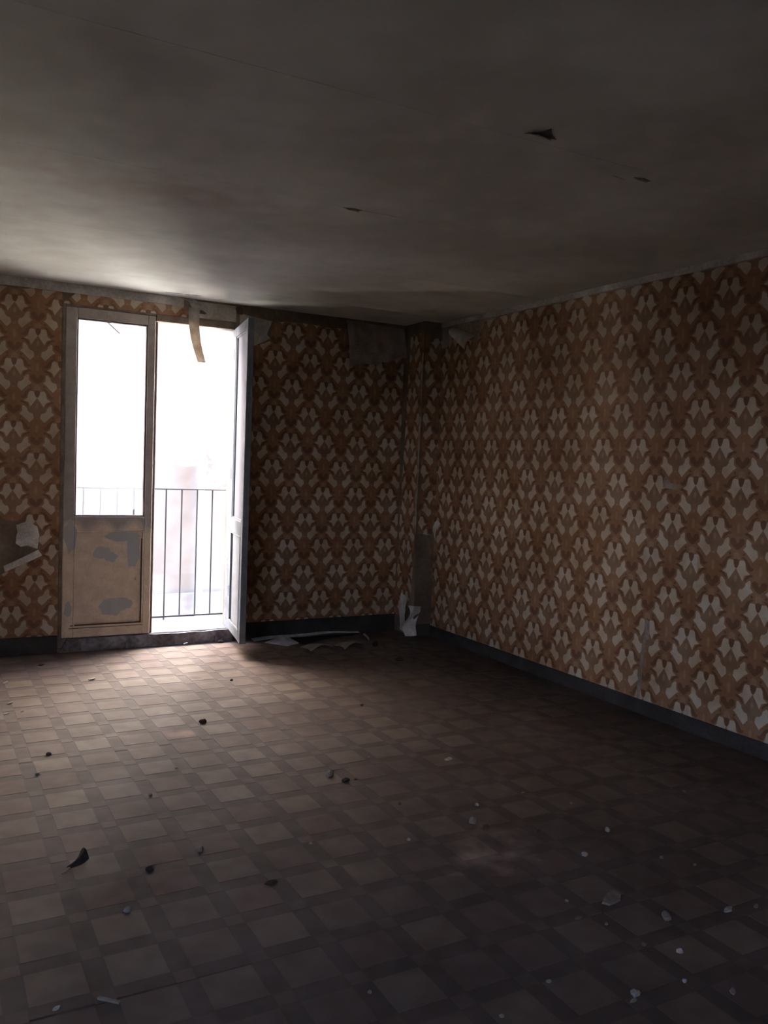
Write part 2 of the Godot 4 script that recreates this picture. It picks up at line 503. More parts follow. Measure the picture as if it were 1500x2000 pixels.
func build_walls():
	# back wall: full height of the house front, with the balcony door's opening
	var wb := root("wall_back")
	tag(wb, "back wall with torn brown floral wallpaper around the balcony door", "wall", "", "structure")
	var st := mb()
	var zo := BZ - WT
	for b in [[LX - 0.2, -3.6, 0.862, 7.7], [2.122, -3.6, RX + 0.2, 7.7], [0.862, -3.6, 2.122, 0.02], [0.862, 2.425, 2.122, 7.7]]:
		box(st, Vector3(b[0], b[1], zo), Vector3(b[2], b[3], BZ), 0.001)
	put("plaster_wall", st, M.plaster, wb)
	rng.seed = 5
	# left of the door, the roll that the frame cuts, with a torn patch
	var o := []
	o += [Vector2(0.30, 0.12), Vector2(0.862, 0.12)]
	o += [Vector2(0.862, 2.44)] 
	o += jag(Vector2(0.862, 2.50), Vector2(0.30, 2.475), 6, 0.012)
	o += [Vector2(0.30, 2.475), Vector2(0.30, 0.95)]
	o += jag(Vector2(0.42, 0.945), Vector2(0.60, 0.93), 3, 0.008)
	o += jag(Vector2(0.63, 0.925), Vector2(0.735, 0.865), 3, 0.01)
	o += jag(Vector2(0.74, 0.84), Vector2(0.735, 0.74), 3, 0.008)
	o += jag(Vector2(0.755, 0.715), Vector2(0.57, 0.60), 4, 0.008)
	o += [Vector2(0.50, 0.565), Vector2(0.42, 0.57), Vector2(0.30, 0.60)]
	paper(wb, o, BACK, Vector2(0.71, 1.285), "wallpaper torn open low down, showing grey plaster")
	paper(wb, [Vector2(LX, 0.12), Vector2(0.299, 0.12), Vector2(0.299, 2.475), Vector2(LX, 2.45)], BACK, Vector2(0.71, 1.285))
	# over the door, torn off on the right
	o = [Vector2(0.862, 2.425), Vector2(1.76, 2.425)]
	o += jag(Vector2(1.79, 2.43), Vector2(1.70, 2.51), 4, 0.012)
	o += jag(Vector2(1.66, 2.525), Vector2(0.862, 2.505), 9, 0.008)
	paper(wb, o, BACK, Vector2(0.71, 1.285), "short wallpaper band over the door")
	# right of the door
	o = [Vector2(2.125, 0.13), Vector2(3.571, 0.13), Vector2(3.571, 2.47)]
	o += jag(Vector2(3.571, 2.475), Vector2(2.39, 2.485), 9, 0.008)
	o += jag(Vector2(2.40, 2.46), Vector2(2.36, 2.36), 3, 0.018)
	o += jag(Vector2(2.39, 2.33), Vector2(2.125, 2.20), 5, 0.015)
	paper(wb, o, BACK, Vector2(2.57, 1.51), "wallpaper torn off beside the top of the open leaf")
	put("plaster_patch", _torn([Vector2(2.13, 2.21), Vector2(2.38, 2.335), Vector2(2.35, 2.365), Vector2(2.39, 2.47), Vector2(2.13, 2.50)], BACK, 0.0014), M.plaster_pale, wb).set_meta("label", "bare pale plaster where wallpaper is torn away")
	put("plaster_patch", _torn([Vector2(1.80, 2.432), Vector2(2.10, 2.432), Vector2(2.10, 2.55), Vector2(1.73, 2.55)], BACK, 0.0014), M.plaster_pale, wb)
	# broken-out holes in the plaster, drawn as flat patches coloured with their shade
	put("plaster_hole_shade", _torn([Vector2(1.765, 2.478), Vector2(1.80, 2.467), Vector2(1.855, 2.462), Vector2(1.875, 2.47), Vector2(1.84, 2.488), Vector2(1.79, 2.49)], BACK, 0.0022), M.dark_fill, wb)
	put("plaster_hole_shade", _torn([Vector2(2.095, 2.525), Vector2(2.11, 2.495), Vector2(2.15, 2.49), Vector2(2.155, 2.53), Vector2(2.14, 2.55), Vector2(2.10, 2.548)], BACK, 0.0022), M.dark_fill, wb)
	# right wall
	var wr := root("wall_right")
	tag(wr, "right wall covered in brown and cream floral wallpaper", "wall", "", "structure")
	put("plaster_wall", cbox(Vector3(RX, -0.2, zo), Vector3(RX + 0.2, CH + 0.2, FZ + 0.2), 0.001), M.plaster_mid, wr)
	rng.seed = 9
	o = [Vector2(BZ, 0.075), Vector2(-3.62, 0.075)]
	o += [Vector2(-3.60, 0.36)]
	o += [Vector2(-3.585, 0.47), Vector2(-3.575, 0.56), Vector2(-3.56, 0.45), Vector2(-3.572, 0.36), Vector2(-3.59, 0.075)]
	o += [Vector2(FZ, 0.075), Vector2(FZ, 2.522)]
	o += jag(Vector2(FZ, 2.52), Vector2(-5.30, 2.522), 26, 0.005)
	o += jag(Vector2(-5.36, 2.50), Vector2(-5.40, 2.38), 2, 0.004)
	o += jag(Vector2(-5.43, 2.345), Vector2(-5.70, 2.46), 3, 0.003)
	o += [Vector2(-5.76, 2.49), Vector2(-5.80, 2.44), Vector2(-5.84, 2.36), Vector2(BZ, 2.36)]
	paper(wr, o, RIGHT, Vector2(-4.151, 1.715))
	put("torn_paper", _torn([Vector2(-3.495, 1.39), Vector2(-3.475, 1.40), Vector2(-3.45, 1.365), Vector2(-3.41, 1.355), Vector2(-3.375, 1.357), Vector2(-3.372, 1.335), Vector2(-3.42, 1.325), Vector2(-3.46, 1.33), Vector2(-3.50, 1.335)], RIGHT, 0.0026), M.paper_grey, wr).set_meta("label", "small pale scuff torn in the wallpaper")
	put("torn_paper", _torn([Vector2(-3.575, 0.565), Vector2(-3.545, 0.555), Vector2(-3.54, 0.45), Vector2(-3.565, 0.44)], RIGHT, 0.004), M.paper_grey, wr).set_meta("label", "narrow pale tear low on the wallpaper")
	# the walls behind the viewer's shoulders
	var wl := root("wall_left")
	tag(wl, "left wall of the room, papered, outside the picture", "wall", "", "structure")
	st = mb()
	for b in [[BZ, -0.2, -0.7, CH + 0.2], [1.1, -0.2, FZ + 0.2, CH + 0.2], [-0.7, -0.2, 1.1, 0.9], [-0.7, 2.2, 1.1, CH + 0.2]]:
		box(st, Vector3(LX - 0.2, b[1], b[0]), Vector3(LX, b[3], b[2]), 0.001)
	put("plaster_wall", st, M.plaster_pale, wl)
	var wf := root("wall_front")
	tag(wf, "wall behind the viewer, outside the picture", "wall", "", "structure")
	put("plaster_wall", cbox(Vector3(LX, -0.2, FZ), Vector3(RX, CH + 0.2, FZ + 0.2), 0.001), M.plaster_pale, wf)
	var w1 := root("window_1", Vector3(LX - 0.12, 1.55, 0.2))  # added window: fill daylight for the near ceiling and right wall
	tag(w1, "unseen two-light window added in the left wall to fill the room with daylight", "window", "", "structure")
	st = mb()
	for b in [[-0.9, -0.65, 0.9, -0.6], [-0.9, 0.6, 0.9, 0.65], [-0.9, -0.6, -0.85, 0.6], [0.85, -0.6, 0.9, 0.6], [-0.03, -0.6, 0.03, 0.6]]:
		box(st, Vector3(-0.03, b[1], b[0]), Vector3(0.03, b[3], b[2]), 0.003)
	put("added_window_frame", st, M.frame, w1)
	for z in [-0.44, 0.44]:
		put("pane", cbox(Vector3(-0.002, -0.6, z - 0.41), Vector3(0.002, 0.6, z + 0.41), 0.0005), M.glass, w1)
	# boxed-in pipe in the corner
	var wc := root("wall_corner")
	tag(wc, "narrow boxed-in corner pier with wallpaper above and bare plaster below", "pillar", "", "structure")
	var cx := 3.571
	var cz := -5.93
	put("plaster_pier", cbox(Vector3(cx, -0.01, BZ), Vector3(RX, CH, cz), 0.003), M.plaster, wc)
	var LEFT := Transform3D(Vector3(0, 0, 1), Vector3(0, 1, 0), Vector3(-1, 0, 0), Vector3(cx, 0, 0))
	rng.seed = 14
	o = [Vector2(BZ, 0.14), Vector2(-6.08, 0.14)]
	o += jag(Vector2(-6.05, 0.20), Vector2(-5.955, 0.46), 3, 0.012)
	o += jag(Vector2(-5.975, 0.50), Vector2(-5.95, 0.90), 4, 0.012)
	o += [Vector2(-5.935, 1.0), Vector2(-5.925, 1.9), Vector2(-5.932, 2.45)]
	o += jag(Vector2(-5.93, 2.47), Vector2(BZ, 2.47), 3, 0.008)
	paper(wc, o, LEFT, Vector2(-6.09, 1.51), "wallpaper lifting along its ragged edge")
	var FRONT := Transform3D(Vector3(1, 0, 0), Vector3(0, 1, 0), Vector3(0, 0, 1), Vector3(0, 0, cz))
	o = jag(Vector2(cx + 0.006, 0.84), Vector2(RX - 0.002, 0.86), 4, 0.02)
	o += [Vector2(RX - 0.002, 0.86), Vector2(RX - 0.002, 2.40)]
	o += jag(Vector2(RX - 0.002, 2.42), Vector2(cx + 0.012, 2.45), 4, 0.012)
	o += [Vector2(cx + 0.012, 2.45), Vector2(cx + 0.014, 1.2)]
	paper(wc, o, FRONT, Vector2(3.72, 1.51))
	put("skirting", cbox(Vector3(cx + 0.005, 0, cz), Vector3(RX - 0.008, 0.10, cz + 0.008), 0.002), M.dark_fill, wc)
	# skirting boards and the pale strip under the ceiling
	var b1 := put("baseboard_right", cbox(Vector3(RX - 0.013, 0, cz + 0.008), Vector3(RX, 0.085, FZ), 0.004), M.base)
	tag(b1, "grey painted skirting along the right wall", "baseboard", "", "structure")
	st = mb()
	box(st, Vector3(2.14, 0, BZ), Vector3(3.571, 0.135, BZ + 0.012), 0.004)
	box(st, Vector3(LX, 0, BZ), Vector3(0.86, 0.125, BZ + 0.012), 0.004)
	tag(put("baseboard_back", st, M.base), "dark grey skirting along the back wall on both sides of the door", "baseboard", "", "structure")
	tag(put("trim_1", cbox(Vector3(RX - 0.010, 2.525, cz), Vector3(RX, CH, FZ), 0.004), M.trim), "narrow pale strip between wallpaper and ceiling on the right wall", "trim", "", "structure")
	st = mb()
	box(st, Vector3(LX, 2.50, BZ), Vector3(1.70, CH, BZ + 0.008), 0.003)
	tag(put("trim_2", st, M.trim), "grey strip over the wallpaper left of and above the door", "trim", "", "structure")
	tag(put("trim_3", cbox(Vector3(2.40, 2.49, BZ), Vector3(3.571, CH, BZ + 0.008), 0.003), M.plaster), "dark strip over the wallpaper right of the open door leaf", "trim", "", "structure")

func _torn(pts: Array, plane: Transform3D, d: float) -> SurfaceTool:
	var st := mb()
	var t := plane
	t.origin += plane.basis.z * 0.0002
	prism(st, PackedVector2Array(pts), t, d)
	return st

func build_ceiling():
	var c := root("ceiling")
	tag(c, "off-white ceiling of wide boards with cracked joints", "ceiling", "", "structure")
	put("slab", cbox(Vector3(LX - 0.2, CH + 0.02, BZ - WT + 0.01), Vector3(RX + 0.2, CH + 0.22, FZ + 0.2), 0.001), M.ceiling, c)
	var z := [BZ, -5.72, -4.64, -3.546, -2.452, -1.37, -0.28, 0.80, FZ]
	for k in z.size() - 1:
		put("ceiling_board", cbox(Vector3(LX, CH, z[k] + 0.0008), Vector3(RX, CH + 0.022, z[k + 1] - 0.0008), 0.0008), M.ceiling, c)

# the hole where the linoleum is torn away in the corner
var hole := PackedVector2Array([Vector2(2.58, -6.18), Vector2(2.565, -6.07), Vector2(2.60, -5.93), Vector2(2.70, -5.98), Vector2(2.80, -6.04), Vector2(2.95, -6.09), Vector2(3.12, -6.13), Vector2(3.225, -6.19), Vector2(2.9, -6.195)])

func build_floor():
	var f := root("floor")
	tag(f, "worn brown linoleum floor printed with rows of square tiles", "floor", "", "structure")
	put("subfloor", cbox(Vector3(LX - 0.2, -0.22, BZ - 0.01), Vector3(RX + 0.2, -0.012, FZ + 0.2), 0.001), M.subfloor, f)
	# linoleum in two widths that meet at a seam, the far one with the torn hole
	var FL := Transform3D(Vector3(1, 0, 0), Vector3(0, 0, 1), Vector3(0, 1, 0), Vector3(0, -0.012, 0))
	var seam := -4.07
	var st := mb()
	var far := PackedVector2Array([Vector2(LX, BZ), Vector2(2.58, BZ), Vector2(2.58, -6.18), Vector2(2.565, -6.07), Vector2(2.60, -5.93), Vector2(2.70, -5.98), Vector2(2.80, -6.04), Vector2(2.95, -6.09), Vector2(3.12, -6.13), Vector2(3.225, -6.19), Vector2(3.24, BZ), Vector2(RX, BZ), Vector2(RX, seam - 0.001), Vector2(0.95, seam - 0.001), Vector2(0.9, seam - 0.005), Vector2(0.85, seam - 0.002), Vector2(0.8, seam - 0.005), Vector2(0.74, seam - 0.001), Vector2(LX, seam - 0.001)])
	prism(st, far, FL, 0.012)
	put("linoleum", st, M.lino, f)
	st = mb()
	prism(st, PackedVector2Array([Vector2(LX, seam + 0.001), Vector2(RX, seam + 0.001), Vector2(RX, -2.185), Vector2(0.9, -2.183), Vector2(0.6, -2.186), Vector2(0.3, -2.190), Vector2(LX, -2.185)]), FL, 0.012)
	put("linoleum", st, M.lino, f)
	st = mb()
	prism(st, PackedVector2Array([Vector2(LX, -2.182), Vector2(0.2, -2.184), Vector2(0.5, -2.177), Vector2(0.75, -2.181), Vector2(RX, -2.182), Vector2(RX, FZ), Vector2(LX, FZ)]), FL, 0.012)
	put("linoleum", st, M.lino, f)
	# raised squares of the pattern: one mesh each where the picture shows them
	var side := TILE * 0.355
	var square := cbox(Vector3(-side, 0, -side), Vector3(side, 0.0012, side), 0.0005).commit()
	var kn := TILE * 0.125
	var knot := cbox(Vector3(-kn, 0, -kn), Vector3(kn, 0.0010, kn), 0.0004).commit()
	var cam: Camera3D = get_node("camera")
	var big := []
	var small := []
	for i in range(-13, 15):
		for j in range(-18, 22):
			for kind in [0, 1]:
				var p := Vector3(TOX + (i + 0.5 * (1 - kind)) * TILE, 0, TOZ + (j + 0.5 * (1 - kind)) * TILE)
				var half: float = side if kind == 0 else kn
				if p.x + half > RX - 0.016 or p.x - half < LX or p.z - half < BZ + 0.014 or p.z + half > FZ: continue
				if p.x + half > 3.571 and p.z - half < -5.93: continue
				var hit := false
				for q in [Vector2(-half, -half), Vector2(half, -half), Vector2(half, half), Vector2(-half, half), Vector2.ZERO, Vector2(0, half), Vector2(0, -half), Vector2(half, 0), Vector2(-half, 0)]:
					if Geometry2D.is_point_in_polygon(Vector2(p.x, p.z) + q, hole) or (p.x + q.x > 2.55 and p.x + q.x < 3.25 and p.z + q.y < -6.15): hit = true
				if hit: continue
				var s := cam.global_transform.affine_inverse() * p
				var seen: bool = s.z < -0.5 and abs(s.x / s.z) < 0.4513 * 1.06 and abs(s.y / s.z) < 0.6018 * 1.05
				(big if kind == 0 else small).append([s.length() if seen else 1e3 + s.length(), p, i * 31 + j * 17])
	for set_ in [[big, square, "floor_tile", M.tile, "floor_tile_field"], [small, knot, "corner_square", M.knot, "corner_square_field"]]:
		set_[0].sort_custom(func(a, b): return a[0] < b[0])
		var rest := mb()
		var n := 0
		for e in set_[0]:
			if n < 300 and e[0] < 1e3:
				var m := put(set_[2], set_[1], set_[3][posmod(hash(e[2]), set_[3].size())], f)
				m.position = e[1]
				n += 1
			else:
				var h: float = side if set_[0] == big else kn
				box(rest, e[1] + Vector3(-h, 0, -h), e[1] + Vector3(h, 0.001, h), 0.0004)
		put(set_[4], rest, set_[3][0], f).set_meta("kind", "stuff")

# ---------------------------------------------------------------- the balcony door
# a leaf in its own frame: hinge edge at x = 0, free edge at x = w, foot at y = 0, room side +z
func leaf(o: Node3D, w: float, h: float, t: float, paint: Material, dirty: bool, mirror := false):
	var sl := 0.075 if not mirror else 0.054
	var sr := 0.054 if not mirror else 0.075
	var g0 := 0.86
	var g1 := h - 0.07
	var UVL := func(st: SurfaceTool) -> ArrayMesh:      # the paint's map runs over the whole leaf
		var am := st.commit()
		var a := am.surface_get_arrays(0)
		for k in a[Mesh.ARRAY_VERTEX].size():
			var v: Vector3 = a[Mesh.ARRAY_VERTEX][k]
			a[Mesh.ARRAY_TEX_UV][k] = Vector2(v.x / w, 1.0 - v.y / h)
		var r := ArrayMesh.new()
		r.add_surface_from_arrays(Mesh.PRIMITIVE_TRIANGLES, a)
		return r
	put("stile", UVL.call(cbox(Vector3(0, 0, -t / 2), Vector3(sl, h, t / 2), 0.004)), paint, o)
	put("stile", UVL.call(cbox(Vector3(w - sr, 0, -t / 2), Vector3(w, h, t / 2), 0.004)), paint, o)
	put("rail", UVL.call(cbox(Vector3(sl, h - 0.07, -t / 2), Vector3(w - sr, h, t / 2), 0.004)), paint, o)
	put("rail", UVL.call(cbox(Vector3(sl, g0 - 0.105, -t / 2), Vector3(w - sr, g0, t / 2), 0.004)), paint, o)
	put("rail", UVL.call(cbox(Vector3(sl, 0, -t / 2), Vector3(w - sr, 0.07, t / 2), 0.004)), paint, o)
	put("lower_panel", UVL.call(cbox(Vector3(sl - 0.004, 0.066, -0.009), Vector3(w - sr + 0.004, g0 - 0.10, 0.009), 0.002)), paint, o)
	# moulding round the lower panel, on both faces
	for s in [-1.0, 1.0]:
		var st := mb()
		var z0: float = s * 0.009
		var z1: float = s * (t / 2 + 0.003)
		var a: float = min(z0, z1)
		var b: float = max(z0, z1)
		box(st, Vector3(sl, 0.068, a), Vector3(w - sr, 0.084, b), 0.004)
		box(st, Vector3(w - sr - 0.011, 0.084, a), Vector3(w - sr, g0 - 0.105, b), 0.004)
		box(st, Vector3(sl, 0.084, a), Vector3(sl + 0.011, g0 - 0.105, b), 0.004)
		box(st, Vector3(sl + 0.011, g0 - 0.116, a), Vector3(w - sr - 0.011, g0 - 0.105, b), 0.004)
		put("panel_moulding", UVL.call(st), paint, o)
	if dirty:
		var st := mb()
		box(st, Vector3(sl - 0.02, 0.082, t / 2 - 0.014), Vector3(w - sr, 0.090, t / 2 + 0.0005), 0.001)
		box(st, Vector3(sl - 0.028, 0.064, t / 2 - 0.004), Vector3(w - sr, 0.069, t / 2 + 0.0008), 0.001)
		box(st, Vector3(w - sr - 0.016, 0.084, t / 2 - 0.014), Vector3(w - sr - 0.011, g0 - 0.16, t / 2 - 0.002), 0.001)
		put("rusty_edge", st, M.rust, o).set_meta("label", "rust brown line along the foot of the panel")
	# glazing
	var gl := PackedVector2Array()
	if dirty:
		gl = PackedVector2Array([Vector2(sl - 0.006, g0 - 0.006), Vector2(w - sr - 0.115, g0 - 0.006), Vector2(w - sr - 0.105, g0 + 0.03), Vector2(w - sr - 0.04, g0 + 0.07), Vector2(w - sr - 0.018, g0 + 0.13), Vector2(w - sr + 0.006, g0 + 0.19), Vector2(w - sr + 0.006, g1 + 0.006), Vector2(sl - 0.006, g1 + 0.006)])
	else:
		gl = PackedVector2Array([Vector2(sl - 0.006, g0 - 0.006), Vector2(w - sr + 0.006, g0 - 0.006), Vector2(w - sr + 0.006, g1 + 0.006), Vector2(sl - 0.006, g1 + 0.006)])
	var sg := mb()
	prism(sg, gl, Transform3D(Basis.IDENTITY, Vector3(0, 0, -0.0015)), 0.003)
	var pane := put("glass_pane", sg, M.glass, o)
	if dirty:
		pane.set_meta("label", "dusty pane with its lower corner broken out")
		sg = mb()
		prism(sg, gl, Transform3D(Basis.IDENTITY, Vector3(0, 0, -0.0035)), 0.0004)
		put("dust_film", sg, M.film, pane)
	else:
		sg = mb()
		prism(sg, gl, Transform3D(Basis.IDENTITY, Vector3(0, 0, 0.0022)), 0.0004)
		put("dust_film", sg, M.film_lit, pane)
	for s in [-1.0, 1.0]:
		var st := mb()
		var a: float = min(s * 0.003, s * 0.016)
		var b: float = max(s * 0.003, s * 0.016)
		box(st, Vector3(sl, g0, a), Vector3(w - sr, g0 + 0.009, b), 0.002)
		box(st, Vector3(sl, g1 - 0.009, a), Vector3(w - sr, g1, b), 0.002)
		box(st, Vector3(sl, g0 + 0.009, a), Vector3(sl + 0.009, g1 - 0.009, b), 0.002)
		box(st, Vector3(w - sr - 0.009, g0 + 0.009, a), Vector3(w - sr, g1 - 0.009, b), 0.002)
		put("glazing_bead", st, M.bead if dirty else paint, o)

func build_door():
	# fixed frame
	var fr := root("trim_4")
	tag(fr, "fixed wooden frame around the balcony door opening", "door frame", "", "structure")
	put("jamb", cbox(Vector3(0.862, 0.03, BZ - 0.10), Vector3(0.888, 2.425, BZ + 0.003), 0.003), M.frame, fr)
	put("jamb", cbox(Vector3(2.098, 0.05, BZ - 0.10), Vector3(2.122, 2.425, BZ + 0.003), 0.003), M.white_paint, fr)
	put("head", cbox(Vector3(0.888, 2.409, BZ - 0.10), Vector3(1.504, 2.425, BZ + 0.003), 0.003), M.frame, fr)
	put("head", cbox(Vector3(1.504, 2.374, BZ - 0.10), Vector3(2.098, 2.425, BZ + 0.001), 0.003), M.frame, fr)
	put("sill", cbox(Vector3(0.862, 0.02, BZ - WT), Vector3(2.122, 0.098, BZ - 0.012), 0.006), M.concrete, fr)
	var st := mb()
	rng.seed = 33
	var o := [Vector2(0.87, -0.01), Vector2(2.13, -0.01), Vector2(2.13, 0.088)]
	o += jag(Vector2(2.12, 0.09), Vector2(0.87, 0.09), 22, 0.005)
	prism(st, PackedVector2Array(o), Transform3D(Basis.IDENTITY, Vector3(0, 0, BZ - 0.012)), 0.02)
	put("step_face", st, M.step, fr).set_meta("label", "rough dark step below the threshold")
	# closed left leaf
	var d1 := root("door_1", Vector3(0.889, 0.100, BZ - 0.020))
	tag(d1, "closed left balcony door leaf, dusty glass above a flaking cream panel", "door", "", "structure")
	leaf(d1, 0.612, 2.308, 0.045, M.door_paint, true)
	st = mb()
	box(st, Vector3(0.613, 0.0, -0.05), Vector3(0.634, 2.27, 0.004), 0.003)
	put("cover_strip", st, M.frame, d1)
	for y in [0.94, 0.80]:
		var k := put("paint_fleck", flake(Vector3(0.02, 0.004, 0.014), int(y * 100)), M.chalk, d1)
		k.transform = Transform3D(Basis(Vector3.RIGHT, PI / 2), Vector3(0.045 + (0.94 - y) * 0.15, y + 0.04, 0.0225))
	var kf := put("paint_fleck", flake(Vector3(0.012, 0.004, 0.02), 77), M.chalk, d1)
	kf.transform = Transform3D(Basis(Vector3.RIGHT, PI / 2), Vector3(0.505, 0.405, 0.009))
	# open right leaf, swung into the room
	var ang := deg_to_rad(80.0)
	var dir := Vector3(-cos(ang), 0, sin(ang))
	var nrm := Vector3(sin(ang), 0, cos(ang))
	var d2 := root("door_2")
	d2.transform = Transform3D(Basis(dir, Vector3.UP, nrm * -1.0), Vector3(2.094, 0.100, BZ + 0.004) + nrm * 0.0235)
	if d2.transform.basis.determinant() < 0:
		d2.transform.basis = Basis(dir, Vector3.UP, dir.cross(Vector3.UP))
	tag(d2, "right balcony door leaf standing open into the room, white weathered side lit", "door", "", "structure")
	leaf(d2, 0.578, 2.283, 0.046, M.white_paint, false, true)
	for y in [0.25, 1.15, 2.05]:
		st = mb()
		tube(st, Vector3(-0.004, y, 0.02), Vector3(-0.004, y + 0.08, 0.02), 0.006, 10)
		put("hinge", st, M.iron, d2)

# ---------------------------------------------------------------- outside
func build_balcony(x: float, where: String):
	tag(put("balcony_slab", cbox(Vector3(x - 1.15, -0.06, BZ - WT - 0.36), Vector3(x + 1.15, 0.092, BZ - WT), 0.006), M.concrete), "pale concrete slab of the shallow balcony outside the " + where, "balcony", "", "structure")
	var r := root("balcony_railing", Vector3(x, 0.092, -6.77))
	tag(r, "dark iron balcony railing with thin upright bars outside the " + where, "railing")
	put("top_rail", cbox(Vector3(-1.10, 1.045, -0.012), Vector3(1.10, 1.054, 0.012), 0.002), M.iron, r)
	put("bottom_rail", cbox(Vector3(-1.10, 0.018, -0.01), Vector3(1.10, 0.032, 0.01), 0.002), M.iron, r)
	for k in range(-8, 9):
		put("bar", cbox(Vector3(k * 0.126 + 0.137 - 0.006, 0.0 if abs(k) % 4 == 0 else 0.032, -0.006), Vector3(k * 0.126 + 0.137 + 0.006, 1.045, 0.006), 0.002), M.iron, r)
	for s in [-1.0, 1.0]:
		put("wall_bracket", cbox(Vector3(s * 1.09 - 0.01, 1.035, 0.012), Vector3(s * 1.09 + 0.01, 1.054, 0.325), 0.002), M.iron, r)
		put("wall_bracket", cbox(Vector3(s * 1.09 - 0.01, 0.018, 0.01), Vector3(s * 1.09 + 0.01, 0.034, 0.325), 0.002), M.iron, r)

func build_outside():
	build_balcony(1.60, "door")
	# house across the street
	var z := -10.0
	var h := root("opposite_house", Vector3(2.6, -3.6, z))
	tag(h, "pale plastered house wall across the narrow street", "building")
	put("facade", cbox(Vector3(-9, 0, -0.4), Vector3(9, 13.0, 0), 0.02), M.facade, h)
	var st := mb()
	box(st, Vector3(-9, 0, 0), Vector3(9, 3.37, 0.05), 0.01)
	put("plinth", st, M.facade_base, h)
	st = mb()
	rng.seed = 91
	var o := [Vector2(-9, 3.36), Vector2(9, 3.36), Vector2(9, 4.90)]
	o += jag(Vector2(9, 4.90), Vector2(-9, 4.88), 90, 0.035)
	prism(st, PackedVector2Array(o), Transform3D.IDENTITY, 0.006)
	put("shade_band", st, M.facade_shade, h)  # shaded lower part of the wall, painted as a darker band
	st = mb()
	var t := Transform3D(Basis.IDENTITY, Vector3(-2.6, 3.6, 0.0035))
	prism(st, PackedVector2Array([Vector2(3.02, 1.05), Vector2(3.2, 0.92), Vector2(3.45, 1.0), Vector2(3.6, 1.2), Vector2(3.4, 1.34), Vector2(3.22, 1.46), Vector2(3.03, 1.5)]), t, 0.004)
	put("bare_patch", st, M.facade_bare, h)
	var p := root("drainpipe", Vector3(2.935, -3.6, -9.84))
	tag(p, "white drainpipe running down the house across the street", "pipe")
	st = mb()
	tube(st, Vector3(0, 0.02, 0), Vector3(0, 12.8, 0), 0.045, 16)
	put("pipe", st, M.pipe, p)
	for y in [2.2, 4.2, 6.2, 8.2, 10.2]:
		st = mb()
		tube(st, Vector3(0, y, 0), Vector3(0, y + 0.03, 0), 0.052, 16)
		box(st, Vector3(-0.012, y, -0.108), Vector3(0.012, y + 0.03, -0.04), 0.002)
		put("clamp", st, M.pipe, p)
	tag(put("street", cbox(Vector3(-7, -3.8, -10.4), Vector3(12, -3.6, BZ), 0.01), M.asphalt), "narrow street between the two houses", "street", "", "structure")
	# unseen top of the house, its height set by the shadow line opposite
	tag(put("shade_roof", cbox(Vector3(LX - 0.2, 7.5, BZ - WT), Vector3(RX + 0.2, 7.7, FZ + 0.2), 0.01), M.outer), "unseen top of the house, raised to set the shadow line across the street", "shade_roof", "", "structure")

